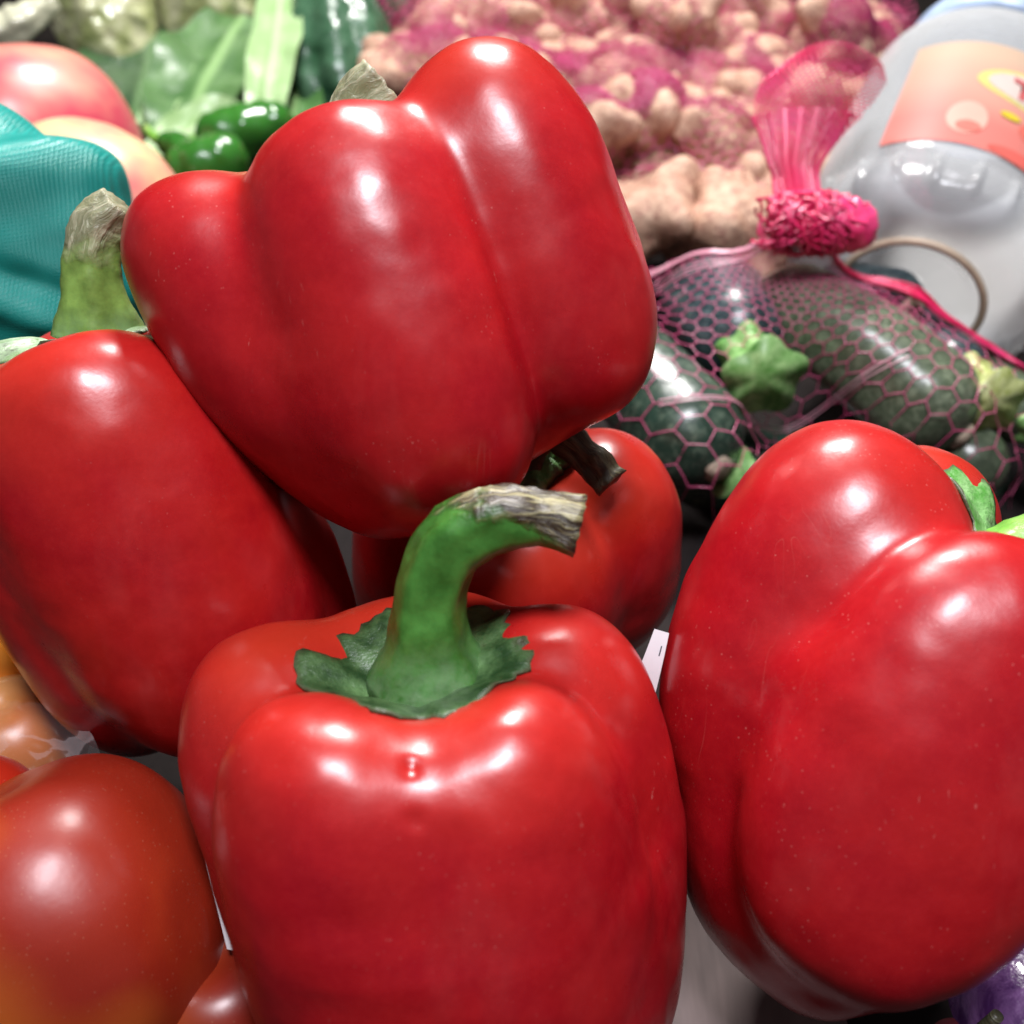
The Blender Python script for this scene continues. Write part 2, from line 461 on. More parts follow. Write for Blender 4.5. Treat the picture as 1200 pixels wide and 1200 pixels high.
def make_pepper(key, label, skin, seed, calyx, stem, dents=(), nt=220, npol=150):
    f = FIT[key]
    st = Star(f['c'], f['ax'], f['k'], f['lobes'], f['dip'], CREASES[key])
    W, Fc, P = st.mesh(nt, npol, 0.0006, 48, seed, dents)
    base = W[W[:, 2].argmin()].copy(); base[:2] = st.mid[:2]
    t = thing('bell_pepper', label, 'bell pepper', tuple(base), 'red bell peppers in the heap')
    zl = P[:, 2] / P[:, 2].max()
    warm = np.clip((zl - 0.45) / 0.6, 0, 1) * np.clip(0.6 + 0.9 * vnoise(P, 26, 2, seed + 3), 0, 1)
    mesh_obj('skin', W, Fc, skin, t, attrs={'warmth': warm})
    cm, mean, pts, depth = calyx[:4]
    V, Fk, age = calyx_mesh(st, mean, pts, depth, seed, *calyx[4:])
    mesh_obj('calyx', V, Fk, cm, t, attrs={'age': age})
    sm, path, rad, ridge = stem
    pp = tube_path([at(*q) if isinstance(q, tuple) else q for q in path], 34)
    rr = np.interp(np.linspace(0, 1, 34), np.linspace(0, 1, len(rad)), rad)
    V, Fs, age = sweep(pp, rr, 40, ridge, 5, 0.06, seed)
    ang = np.concatenate([np.tile(np.abs(np.arange(40) / 20 - 1), 34), [0.5, 0.5]])
    nz = np.concatenate([(V[:-2] - np.repeat(pp, 40, 0))[:, 2] / np.repeat(rr, 40), [0, 0]])
    age = np.clip(age + 0.30 * nz * np.clip(age * 4 - 1.2, 0, 1), 0, 1.2)
    V = V + 0.0005 * np.stack([vnoise(V, 300, 3, 1 + i) for i in range(3)], 1) * np.clip(age * 3 - 1.4, 0.12, 1.6)[:, None]
    mesh_obj('stem', V, Fs, sm, t, attrs={'age': age, 'ang': ang})
    return t, st

def axis_pt(key, z, dx=0, dy=0):
    f = FIT[key]; R = frame(f['ax']) @ CB
    return at(*f['c']) + np.array([dx, dy, z]) @ R

top_pepper, S_T = make_pepper('T', 'tilted red bell pepper balanced on top of the heap', RED, 1.3,
    (CALYX_PALE, 0.017, 5, 0.35), (STEM_OLD, [axis_pt('T', 0.026), axis_pt('T', 0.034, .003), axis_pt('T', 0.0405, .007), axis_pt('T', 0.044, 0.016)], [0.0075, 0.006, 0.006, 0.0075], 0.06))
front_pepper, S_F = make_pepper('F', 'red bell pepper upright in front with a thick green stem hooked to the right', RED, 4.1,
    (CALYX_DARK, 0.0202, 5, 0.06, .0006, .010, .0100), (STEM_FRONT, [(507, 800, .219), (503, 745, .215), (506, 690, .212), (528, 640, .210), (575, 612, .209), (630, 607, .209), (678, 617, .209)],
    [0.0135, 0.0084, 0.0069, 0.0068, 0.0070, 0.0064, 0.0054, 0.0060], 0.05),
    dents=[((494, 868), -0.0011, .0075), ((494, 915), -0.0013, .0085), ((490, 960), -0.0008, .009), ((483, 903), 0.0011, 0.0012), ((487, 964), 0.0005, 0.0014), ((640, 1010), .0006, .004), ((400, 1090), .0006, .005)])
right_pepper, S_R = make_pepper('R', 'large dusty red bell pepper leaning at the right beside the zucchini net', RED_DUSTY, 7.7,
    (CALYX_GREEN, 0.017, 5, 0.4), (STEM_LIGHT, [axis_pt('R', 0.026), axis_pt('R', 0.036, 0.002), axis_pt('R', 0.044, 0.008), axis_pt('R', 0.049, 0.018)], [0.011, 0.0066, 0.0062, 0.0062], 0.06))
left_pepper, S_L = make_pepper('L', 'red bell pepper at the left with a stubby pale brown and green stem', RED_WARM, 2.2,
    (CALYX_PALE, 0.0165, 5, 0.25, .0015), (STEM_OLD, [(116, 385, .262), (110, 345, .258), (108, 305, .256), (117, 265, .255), (140, 238, .254)], [0.0105, 0.0070, 0.0064, 0.0062, 0.0046], 0.06))
back_pepper, S_B = make_pepper('B', 'small red bell pepper half hidden between the others, with a dark drooping stem', RED_WARM, 9.4,
    (CALYX_GREEN, 0.0125, 5, 0.25, .006, .004), (STEM_DARK, [(612, 565, .290), (618, 530, .282), (640, 509, .275), (668, 521, .270), (694, 543, .268), (716, 567, .267)], [0.009, 0.0050, 0.0042, 0.0042, 0.0042, 0.0044], 0.08))


# ------------------------------------------------------------------ the stall table and the dark behind it
m = Mat('table_cover')
c = m.mix(m.ramp(m.noise(30, 5, 0.65, (1, 0.25, 1)), [(0.35, 0), (0.7, 1)]), (0.007, 0.005, 0.005), (0.022, 0.016, 0.015))
m.color(c).set(Roughness=0.85, Specular_IOR_Level=0.15); m.bump(m.noise(220, 3), 0.0006, 0.6)
TABLE = m.m
def grid_sheet(name, x0, x1, y0, y1, z, nx, ny, mat, wob):
    xs = np.linspace(x0, x1, nx); ys = np.linspace(y0, y1, ny)
    V = [(x, y, z + wob * noise.noise(Vector((x * 9, y * 9, 0)))) for y in ys for x in xs]
    Fc = [(j * nx + i, j * nx + i + 1, (j + 1) * nx + i + 1, (j + 1) * nx + i) for j in range(ny - 1) for i in range(nx - 1)]
    return mesh_obj(name, V, Fc, mat)
tb = grid_sheet('stall_table', -1.6, 1.6, -0.3, 1.45, 0.0, 120, 70, TABLE, 0.002); tb['kind'] = 'structure'
bw = mesh_obj('back_wall', [(-1.6, 1.42, -0.1), (1.6, 1.42, -0.1), (1.6, 1.42, 0.9), (-1.6, 1.42, 0.9), (-1.6, 1.46, -0.1), (1.6, 1.46, -0.1), (1.6, 1.46, 0.9), (-1.6, 1.46, 0.9)],
              [(0, 1, 2, 3), (5, 4, 7, 6), (3, 2, 6, 7), (1, 5, 6, 2), (4, 0, 3, 7)], plain('dark_boards', (0.03, 0.024, 0.02), 0.7, 0.3, 0.5, 12), None, False)
bw['kind'] = 'structure'

# ------------------------------------------------------------------ tomatoes and film at the lower left
def fruit_mat(name, a, b, c3, rough=0.2, scale=14, specks=(0.8, 0.5, 0.3), coat=0.0, unripe=(0.50, 0.12, 0.015)):
    m = Mat(name)
    c = m.mix(m.ramp(m.noise(scale, 3, 0.5), [(0.36, 0), (0.62, 1)]), a, b)
    c = m.mix(m.ramp(m.noise(scale * 1.7, 3, 0.6, None, 0.5), [(0.52, 0), (0.72, 1)]), c, c3)
    c = m.mix(m.attr('unripe'), c, unripe)
    d = m.math('MULTIPLY', m.ramp(m.voronoi(700), [(0.05, 1), (0.16, 0)]), 0.10)
    c = m.mix(d, c, specks)
    m.color(c); m.set(Specular_IOR_Level=0.5, Subsurface_Weight=0.08, Subsurface_Scale=0.004, Coat_Weight=coat)
    m.b.inputs['Subsurface Radius'].default_value = (1, 0.3, 0.1)
    m.rough(m.ramp(m.noise(50, 3), [(0.3, rough), (0.7, rough + 0.12)]))
    m.bump(m.noise(130, 3), 0.0002, 0.5)
    return m.m
TOMATO = fruit_mat('tomato_skin', (0.22, 0.013, 0.006), (0.27, 0.020, 0.007), (0.32, 0.03, 0.008), 0.27)
TOMATO_RED = fruit_mat('red_tomato_skin', (0.36, 0.015, 0.006), (0.42, 0.022, 0.008), (0.45, 0.04, 0.01), 0.24, unripe=(0.45, 0.05, 0.01))
TOMATO_DARK = fruit_mat('dark_tomato_skin', (0.17, 0.010, 0.005), (0.21, 0.016, 0.006), (0.24, 0.03, 0.007), 0.28, unripe=(0.26, 0.04, 0.008))
ORANGE = fruit_mat('orange_tomato_skin', (0.70, 0.20, 0.015), (0.75, 0.28, 0.03), (0.8, 0.42, 0.1), 0.25, unripe=(0.75, 0.3, 0.04))
BROWNISH = fruit_mat('ripening_tomato_skin', (0.42, 0.11, 0.02), (0.48, 0.15, 0.03), (0.40, 0.10, 0.03), 0.3, unripe=(0.6, 0.32, 0.12))

def round_fruit(name, label, cat, c, r, squash, mat, seed, ax=(0, 0.84, 0.55), lobes=0, group=None, scar=None, dip=0.004, pole=0.2):
    L = [[0, 0, r, r, r * squash, r * squash, 0, 0, 2.1]]
    for i in range(lobes):
        L.append([i * 360 / lobes + seed * 40, r * 0.22, r * 0.80, r * 0.80, r * squash * 0.96, r * squash * 0.9, 0, 0, 2.2])
    st = Star(c, ax, r * 60, L, dip)
    W, Fc, P = st.mesh(96, 64, 0.0008, 30, seed)
    base = W[W[:, 2].argmin()].copy(); base[:2] = st.mid[:2]
    unripe = np.clip((-(P[:, 0] + .25 * P[:, 2]) / r + .50) / .75 + .5 * vnoise(P, 40, 2, seed), 0, 1)
    if scar is None:
        return solo(name, W, Fc, mat, label, cat, group, attrs={'unripe': unripe}), st
    t = thing(name, label, cat, tuple(base), group)
    mesh_obj('skin', W, Fc, mat, t)
    pp = tube_path([st.mid + np.array([0, 0, z]) @ st.R + o for z, o in ((r * squash - dip - 0.003, np.zeros(3)), (r * squash + 0.004, np.array([0.001, 0, 0])), (r * squash + 0.012, np.array([0.004, 0, 0.001])))], 10)
    V, Fs, age = sweep(pp, np.linspace(0.0022, 0.0014, 10), 10)
    mesh_obj('stem', V, Fs, scar, t, attrs={'age': age})
    return t, st

round_fruit('tomato', 'large orange red tomato in the lower left corner', 'tomato', (80, 1085, .234), .0325, 1.03, TOMATO, 1.0, (-0.35, 0.8, 0.1), 4, 'tomatoes beside the peppers')
round_fruit('tomato', 'small bright red tomato at the left edge, under the plastic film', 'tomato', (-28, 972, .246), .0165, 1.0, TOMATO_RED, 2.0, group='tomatoes beside the peppers')
round_fruit('tomato', 'dull orange tomato wedged low between the large tomato and the front pepper', 'tomato', (262, 1178, .236), .019, 1.0, TOMATO_DARK, 3.0, group='tomatoes beside the peppers')
round_fruit('tomato', 'bright orange yellow tomato at the left edge, beside the left pepper', 'tomato', (-42, 772, .30), .0172, 1.0, ORANGE, 4.0, group='tomatoes beside the peppers')
round_fruit('tomato', 'brownish orange tomato wrapped in clear film at the left edge', 'tomato', (18, 868, .285), .0178, 0.9, BROWNISH, 5.0, group='tomatoes beside the peppers')

def film_mat(name, tint, rough, amount, gloss=0.35):
    m = Mat(name)
    m.set(Base_Color=tint, Roughness=rough, Specular_IOR_Level=0.5)
    tr = m.N.new('ShaderNodeBsdfTransparent'); tr.inputs[0].default_value = (0.97, 0.96, 0.96, 1)
    mx = m.N.new('ShaderNodeMixShader')
    fr = m.N.new('ShaderNodeFresnel'); fr.inputs[0].default_value = 1.45
    f = m.math('MINIMUM', m.math('MULTIPLY_ADD', fr.outputs[0], gloss * 3, amount), 0.95)
    m.L.new(f, mx.inputs[0]); m.L.new(tr.outputs[0], mx.inputs[1]); m.L.new(m.b.outputs[0], mx.inputs[2]); m.L.new(mx.outputs[0], m.out.inputs['Surface'])
    m.bump(m.noise(150, 3), 0.0008, 0.6)
    return m.m
FILM = film_mat('clear_film', (0.6, 0.5, 0.5), 0.3, 0.03, 0.05)
def film_sheet(pts, n=(36, 26), amp=0.003, seed=0.0):
    """A crumpled sheet over four corner points (bilinear), creased by noise."""
    a, b, c, d = [np.asarray(p) for p in pts]
    nx, ny = n; V = []
    nrm = np.cross(b - a, d - a); nrm /= np.linalg.norm(nrm)
    for j in range(ny):
        for i in range(nx):
            u, v = i / (nx - 1), j / (ny - 1)
            p = a * (1 - u) * (1 - v) + b * u * (1 - v) + c * u * v + d * (1 - u) * v
            k = noise.noise(Vector((u * 3 + seed, v * 3, seed))); k2 = abs(noise.noise(Vector((u * 8 + seed, v * 5, 3 + seed))))
            V.append(p + nrm * (amp * 2 * k + amp * 1.6 * k2 + amp * 4 * math.sin(math.pi * u) * math.sin(math.pi * v)))
    Fc = [(j * nx + i, j * nx + i + 1, (j + 1) * nx + i + 1, (j + 1) * nx + i) for j in range(ny - 1) for i in range(nx - 1)]
    return np.array(V), Fc
V, Fc = film_sheet([at(-60, 800, .262), at(95, 835, .262), at(128, 905, .250), at(-60, 940, .238)], amp=0.0011, seed=2.0)
film = thing('plastic_film', 'crumpled clear plastic film over the tomatoes at the left edge', 'plastic film', tuple(V[V[:, 2].argmin()]))
mesh_obj('sheet', V, Fc, FILM, film)

# ------------------------------------------------------------------ purple vegetables at the lower right
m = Mat('aubergine_skin')
c = m.mix(m.ramp(m.noise(60, 5, 0.7, None, 1.0), [(0.4, 0), (0.66, 1)]), (0.045, 0.012, 0.07), (0.20, 0.09, 0.24))
m.color(c); m.rough(m.ramp(m.noise(70, 4), [(0.35, 0.14), (0.65, 0.4)])); m.set(Coat_Weight=0.4)
m.bump(m.noise(90, 4, 0.6), 0.0016, 0.8)
AUBERGINE = m.m
round_fruit('aubergine', 'shiny purple aubergine under the right hand pepper in the lower corner', 'aubergine', (1235, 1210, .27), .029, 0.85, AUBERGINE, 6.0, scar=STEM_LIGHT)
round_fruit('red_onion', 'dark red onion peeping out under the large dusty pepper', 'onion', (1120, 1262, .262), .0145, 0.85, fruit_mat('onion_skin', (0.12, 0.01, 0.02), (0.18, 0.02, 0.03), (0.2, 0.03, 0.05), 0.3, unripe=(.15, .02, .03)), 8.0, scar=STEM_DARK)

q = at(812, 1185, .266)
pl = [(q[0] - .035 + .07 * i / 10, q[1] - .03 + .06 * j / 8, .0035 + .0012 * noise.noise(Vector((i * .5, j * .5, 3)))) for j in range(9) for i in range(11)]
plo = [(x, y, z - .0006) for x, y, z in pl]
Fq = [(j * 11 + i, j * 11 + i + 1, (j + 1) * 11 + i + 1, (j + 1) * 11 + i) for j in range(8) for i in range(10)]
m = Mat('liner_card')
c = m.mix(m.ramp(m.noise(60, 4, .6, (1, .2, 1)), [(.35, 0), (.65, 1)]), (0.08, 0.058, 0.056), (0.17, 0.125, 0.12))
m.color(c).set(Roughness=.8)
solo('cardboard_liner', pl + plo, Fq + [tuple(99 + k for k in f[::-1]) for f in Fq], m.m, 'worn greyish pink piece of cardboard on the table between the front and right peppers', 'cardboard')

# ------------------------------------------------------------------ zucchini in their net bag
def zuc_mat(name, dark, pale, lo):
    m = Mat(name)
    c = m.mix(m.ramp(m.noise(260, 4, 0.75), [(lo, 0), (lo + 0.22, 1)]), dark, pale)
    c = m.mix(m.ramp(m.noise(25, 3), [(0.4, 0), (0.7, 1)]), c, tuple(x * 0.6 for x in dark))
    m.color(c); m.rough(m.ramp(m.noise(70, 3), [(0.3, 0.24), (0.7, 0.38)])); m.set(Specular_IOR_Level=0.6)
    m.bump(m.noise(110, 3), 0.0007, 0.6)
    return m.m
ZUC = [zuc_mat('zucchini_skin', (0.022, 0.048, 0.032), (0.12, 0.165, 0.115), 0.48), zuc_mat('pale_zucchini_skin', (0.065, 0.088, 0.052), (0.18, 0.215, 0.14), 0.44),
       zuc_mat('bluish_zucchini_skin', (0.028, 0.048, 0.055), (0.11, 0.155, 0.155), 0.48)]
SCAR = plain('blossom_scar', (0.34, 0.27, 0.20), 0.6, 0.3, 0.3, 300, 0.0008)
ZSPH = []
def zucchini(label, tail, head, r, mat, stem=None, scar=True, bend=(0, 0, 0), taper=0.8):
    """From the blossom end (tail) to the stem end (head)."""
    A, B = np.asarray(tail), np.asarray(head); mid = (A + B) / 2 + np.asarray(bend)
    n = 44; t = np.linspace(0, 1, n); tt = 0.5 - 0.5 * np.cos(math.pi * t)
    pf = tube_path([A, mid, B], 400)
    path = np.stack([np.interp(tt, np.linspace(0, 1, 400), pf[:, i]) for i in range(3)], 1)
    Ln = np.linalg.norm(B - A)
    e = np.minimum(1, np.minimum(tt * Ln, (1 - tt) * Ln * 1.15) / (r * 0.95))
    rad = r * np.sqrt(np.maximum(1 - (1 - e) ** 2, 0.004)) * (1 + (taper - 1) * tt)
    V, Fc, age = sweep(path, rad, 40, 0.02, 5, 0.02, r * 999)
    for p, q in zip(path[::3], rad[::3]): ZSPH.append((p, q))
    base = V[V[:, 2].argmin()].copy()
    o = thing('zucchini', label, 'zucchini', tuple(base), 'zucchini in the net bag')
    mesh_obj('skin', V, Fc, mat, o)
    d = (B - mid) / np.linalg.norm(B - mid)
    if stem is not None:
        ln, r0, r1, cm = stem
        pp = tube_path([B - d * 0.004, B + d * ln * 0.45, B + d * ln], 16)
        V, Fs, age = sweep(pp, np.interp(np.linspace(0, 1, 16), [0, .2, .6, 1], [r0 * 1.2, r0 * .92, r0 * 0.95, r1]), 50, 0.12, 5, 0.03, r * 777)
        mesh_obj('stem', V, Fs, cm, o, attrs={'age': age})
    if scar:
        d0 = (A - mid) / np.linalg.norm(A - mid)
        pp = tube_path([A - d0 * 0.003, A + d0 * 0.0006, A + d0 * 0.0022], 8)
        V, Fs, age = sweep(pp, [.0048, .0056, .0058, .0056, .0052, .0046, .004, .003], 18, 0.06, 5, 0.2, 3.3)
        mesh_obj('blossom_scar', V, Fs, SCAR, o)
    return o
m = Mat('zucchini_stem')
c = m.mix(m.ramp(m.noise(200, 4, 0.7), [(0.35, 0), (0.65, 1)]), (0.08, 0.25, 0.04), (0.32, 0.52, 0.20))
m.color(c).set(Roughness=0.45); m.bump(m.noise(300, 3), 0.0003, 0.6)
ZSTEM = m.m
m = Mat('yellowed_zucchini_stem')
c = m.mix(m.ramp(m.noise(160, 4, 0.7), [(0.35, 0), (0.65, 1)]), (0.25, 0.30, 0.05), (0.55, 0.58, 0.28))
m.color(c).set(Roughness=0.5); m.bump(m.noise(300, 3), 0.0008, 0.7)
ZSTEM_Y = m.m
zucchini('dark bluish zucchini whose bright green stem faces the camera through the net', at(822, 338, .485), at(878, 418, .425), .0245, ZUC[2], (.019, .0100, .0155, ZSTEM), False)
zucchini('long olive zucchini lying across the middle of the net bag, highlight near its end', at(1128, 512, .415), at(890, 340, .455), .0225, ZUC[1], None, True, (0, -.004, .006))
zucchini('zucchini at the lower left of the net, beige blossom scar towards the camera', at(843, 550, .40), at(690, 380, .45), .0225, ZUC[0], None, True)
zucchini('zucchini with a rounded dark end at the top of the net near the jar', at(1068, 366, .445), at(965, 335, .50), .0160, ZUC[2], None, True)
zucchini('zucchini with a yellowed stem stub at the right of the net', at(1010, 350, .50), at(1138, 448, .425), .0155, ZUC[2], (.017, .0085, .0125, ZSTEM_Y), False)
zucchini('smooth olive zucchini along the pink seam at the right edge of the net', at(1050, 392, .48), at(1218, 500, .43), .0170, ZUC[1], (.012, .008, .011, ZSTEM), False)
zucchini('zucchini low in the net, its small green stem showing behind the right pepper', at(960, 610, .47), at(880, 566, .42), .019, ZUC[0], (.013, .0075, .010, ZSTEM), False)
zucchini('greyish zucchini end just above the right pepper', at(1166, 556, .415), at(1040, 500, .47), .016, ZUC[1], None, False)
zucchini('dark zucchini at the bottom of the net under the others', at(770, 560, .47), at(1180, 560, .48), .024, ZUC[0], None, False)

NA = math.radians(14)
class Drape:
    """A net pulled tight over a heap of spheres: height along n above the plane e1, e2."""
    def __init__(s, O, e1, e2, ext, step, spheres, floor, taut, gap):
        s.O, s.e1, s.e2, s.n = O, e1, e2, np.cross(e1, e2)
        s.x0, s.x1, s.y0, s.y1 = ext; s.step = step
        xs = np.arange(s.x0, s.x1, step); ys = np.arange(s.y0, s.y1, step)
        X, Y = np.meshgrid(xs, ys); H = np.full(X.shape, floor)
        for c, r in spheres:
            q = c - O; a, b, h = q @ e1, q @ e2, q @ s.n
            d2 = r * r - (X - a) ** 2 - (Y - b) ** 2
            H = np.where(d2 > 0, np.maximum(H, h + np.sqrt(np.maximum(d2, 0))), H)
        for i in range(taut):
            P = np.pad(H, 3, mode='edge'); B = np.zeros_like(H); k = 0
            for dy in range(0, 7, 1):
                for dx in range(0, 7, 1):
                    B += P[dy:dy + H.shape[0], dx:dx + H.shape[1]]; k += 1
            H = np.maximum(H, B / k)
        P = np.pad(H, 1, mode='edge')
        H = np.maximum(H, (P[:-2, 1:-1] + P[2:, 1:-1] + P[1:-1, :-2] + P[1:-1, 2:]) / 4)
        s.H = H + gap
    def h(s, a, b):
        x = np.clip((a - s.x0) / s.step, 0, s.H.shape[1] - 1.001); y = np.clip((b - s.y0) / s.step, 0, s.H.shape[0] - 1.001)
        i, j = x.astype(int), y.astype(int); f, g = x - i, y - j
        return (s.H[j, i] * (1 - f) + s.H[j, i + 1] * f) * (1 - g) + (s.H[j + 1, i] * (1 - f) + s.H[j + 1, i + 1] * f) * g
    def put(s, a, b, lift=0.0):
        a, b = np.asarray(a, float), np.asarray(b, float)
        return s.O + a[..., None] * s.e1 + b[..., None] * s.e2 + (s.h(a, b) + lift)[..., None] * s.n

def net_mat(name, a, b, rough=0.3):
    m = Mat(name)
    c = m.mix(m.ramp(m.noise(60, 3), [(0.4, 0), (0.65, 1)]), a, b)
    m.color(c).set(Roughness=rough, Specular_IOR_Level=0.7)
    return m.m
NET_PINK = net_mat('pink_net', (0.50, 0.05, 0.16), (0.66, 0.14, 0.27))
NET_PALE = net_mat('pale_pink_net', (0.62, 0.26, 0.34), (0.72, 0.42, 0.48))
NET_RED = net_mat('red_net', (0.62, 0.015, 0.09), (0.70, 0.05, 0.17))
NET_DUSK = net_mat('magenta_net', (0.42, 0.03, 0.12), (0.55, 0.08, 0.20))

KN = at(950, 258, .425)
e2 = math.cos(NA) * UP - math.sin(NA) * BACK
D = Drape(KN, RIGHT, e2, (-.12, .13, -.15, .05), .0016, ZSPH + [(KN - BACK * .006, .010)], -.07, 16, .0011)
zbag = thing('net_bag', 'pink net bag of zucchini, knotted at the top with a red loop', 'net bag', tuple(KN))
M_PX = .425 / F_PX          # metres per photo pixel at the knot
S = Strands()
r_list = [30.0]
while r_list[-1] < 470: r_list.append(r_list[-1] * 1.088 + 1.0)
nA = 23; a0, a1 = math.radians(190), math.radians(27)
def netpt(i, j, dr=0.0):
    r = r_list[j] * (1 + dr); a = a0 + (a1 - a0) * i / (2 * nA)
    r *= 1 + 0.008 * math.sin(i * 1.3 + j * 0.4) ; a += 0.006 * math.sin(j * 0.9 + i * 0.5)
    return np.array([r * math.cos(a) * M_PX, -r * math.sin(a) * M_PX])
for j in range(len(r_list) - 1):
    zz = 0.014
    for i in range(2 * nA):
        s0 = zz if (i + j) % 2 else -zz
        p, q = netpt(i, j, s0), netpt(i + 1, j, -s0)
        f = np.linspace(0, 1, 4)[:, None]
        seg = p * (1 - f) + q * f
        S.add(D.put(seg[:, 0], seg[:, 1]), 0.00020, 4)
        if (i + j) % 2:
            q = netpt(i, j + 1, -zz)
            seg = p * (1 - f) + q * f
            S.add(D.put(seg[:, 0], seg[:, 1]), 0.00022, 4)
o = S.build('net', NET_PINK, zbag); o['kind'] = 'stuff'
def drape_line(pts, n, lift=0.0004):
    q = np.array([((x - 950) * M_PX, -(y - 258) * M_PX, 0) for x, y in pts])
    q = tube_path(q, n)
    return D.put(q[:, 0], q[:, 1], lift)
S = Strands(); S2 = Strands()       # selvedges, folds
for k in range(34):
    o_ = rng.uniform(-7, 7); jt = rng.normal(0, 2.6, (9, 2)); xs_ = np.linspace(985, 1235, 9)
    S.add(drape_line([(x + a, np.interp(x, [985, 1060, 1130, 1235], [276, 314, 352, 414]) + o_ + b) for x, (a, b) in zip(xs_, jt)], 50, 0.0008 + abs(rng.normal(0, .0010))), 0.00042)
for k in range(4):
    S2.add(drape_line([(930, 262 + k * 2), (850, 248 + 2 * k), (780, 238 + 3 * k), (700, 232 + 4 * k)], 40, 0.001 + rng.normal(0, .0004)), 0.00045)
for k in range(3):
    S2.add(drape_line([(925, 268 + k), (860, 275 + 4 * k), (790, 268 + 9 * k), (700, 262 + 13 * k)], 40, 0.0012 + rng.normal(0, .0005)), 0.00022)
for k in range(2):
    S2.add(drape_line([(760, 500 - 6 * k), (860, 492 - 3 * k), (930, 485 - 5 * k), (985, 462 - 5 * k), (1040, 440 - 9 * k)], 30, 0.0008), 0.00028)
S.build('seam', NET_RED, zbag)
S2.build('gathered_fold', NET_PALE, zbag)
# the knot: net wound round itself, with a smooth red loop end
S = Strands()
kc = at(948, 262, .418); ax1 = RIGHT
for k in range(90):
    a = rng.uniform(0, 2 * math.pi); x = rng.uniform(-.0165, .0165); w = .0105 * math.sqrt(max(0.1, 1 - (x / .021) ** 2)) + .0012
    pts = []
    for t in np.linspace(0, rng.uniform(1.2, 3.2), 9):
        pts.append(kc + RIGHT * (x + 0.004 * t * rng.choice((-1, 1)) * .5) + w * (math.cos(a + t) * UP + math.sin(a + t) * BACK) + rng.normal(0, .0005, 3))
    S.add(tube_path(pts, 14), 0.00062)
knot = S.build('knot', NET_RED, zbag)
pp = tube_path([kc - RIGHT * .016, kc - RIGHT * .006 + UP * .0015, kc + RIGHT * .008, kc + RIGHT * .017 - UP * .0006, kc + RIGHT * .0262], 26)
V, Fs, age = sweep(pp, .0098 * np.sqrt(np.clip(1 - (np.linspace(-1, 1, 26)) ** 4, 0.01, 1)), 26, 0.05, 5, 0.25, 4.0)
mesh_obj('knot_loop', V, Fs, NET_RED, zbag)
# gathered neck and the flared tail above the knot
S = Strands()
def tail(s, t, back=0.0):
    w = np.interp(s, [0, .25, .5, .7, .85, 1.0], [26, 28, 50, 70, 74, 56]); cx = np.interp(s, [0, .3, .6, 1], [936, 930, 945, 978]); py = 252 - 205 * s
    d = .424 + .02 * s - .022 * math.cos(t * 1.45) * s + back
    return at(cx + t * w, py + 26 * t * t * s * s, d)
for t in np.linspace(-1, 1, 50):
    S.add(np.array([tail(s, t + 0.05 * math.sin(9 * s + t * 20)) for s in np.linspace(0, .62, 14)]), 0.00042)
for back in (0.0, 0.012):
    for j in range(30):
        for i in range(40):
            s0, t0 = .42 + .58 * j / 30, -1 + 2 * i / 40
            if (i + j) % 2: S.add([tail(s0, t0, back), tail(s0 + .0193, t0, back)], 0.00036, 3)
            zg = .006 if (i + j) % 2 else -.006
            S.add([tail(s0 + zg, t0, back), tail(s0 - zg, t0 + .05, back)], 0.0003, 3)
o = S.build('gathered_tail', NET_RED, zbag); o['kind'] = 'stuff'


# ------------------------------------------------------------------ ginger in a pink net at the back
m = Mat('ginger_skin')
c = m.mix(m.ramp(m.noise(70, 4, 0.7), [(0.35, 0), (0.65, 1)]), (0.42, 0.22, 0.145), (0.62, 0.41, 0.285))
c = m.mix(m.ramp(m.noise(240, 3, 0.7), [(0.52, 0), (0.66, 1)]), c, (0.30, 0.12, 0.09))
m.color(c).set(Roughness=0.55); m.bump(m.noise(160, 5, 0.7), 0.003, 0.9)
GINGER = m.m
protos = []
for k in range(6):
    r = np.random.default_rng(50 + k)
    L = [[0, 0, .021, .021, .016, .016, 0, 0, 2.2]]
    for i in range(13):
        th = i * 28 + r.uniform(-25, 25)
        L.append([th, r.uniform(.012, .026), r.uniform(.007, .016), r.uniform(.006, .010), r.uniform(.007, .011), r.uniform(.007, .011), r.uniform(-.012, .013), 0, 2.1])
    Dd = sphere_dirs(60, 40)
    rad = star_radius(Dd, L, .0026, .06)
    P = Dd * rad[:, None]; P = P * (1 + .0012 * vnoise(P, 120, 2, k) / rad)[:, None]
    me = bpy.data.meshes.new('ginger'); me.from_pydata(P.tolist(), [], sphere_faces(60, 40)); me.update()
    me.polygons.foreach_set('use_smooth', np.ones(len(me.polygons), bool)); me.materials.append(GINGER)
    protos.append(me)
GSPH = []
def ginger(px, py, d, s=1.0):
    p = at(px, py, d)
    o = bpy.data.objects.new('ginger', protos[rng.integers(6)])
    COL.objects.link(o); o.location = p; o.scale = (s, s, s)
    o.rotation_euler = (rng.uniform(-.8, .8), rng.uniform(-.8, .8), rng.uniform(0, 6.28))
    o['label'] = 'knobbly pinkish tan ginger root in the pink net bag behind'; o['category'] = 'ginger root'; o['group'] = 'ginger roots in the net'
    GSPH.append((p, .024 * s))
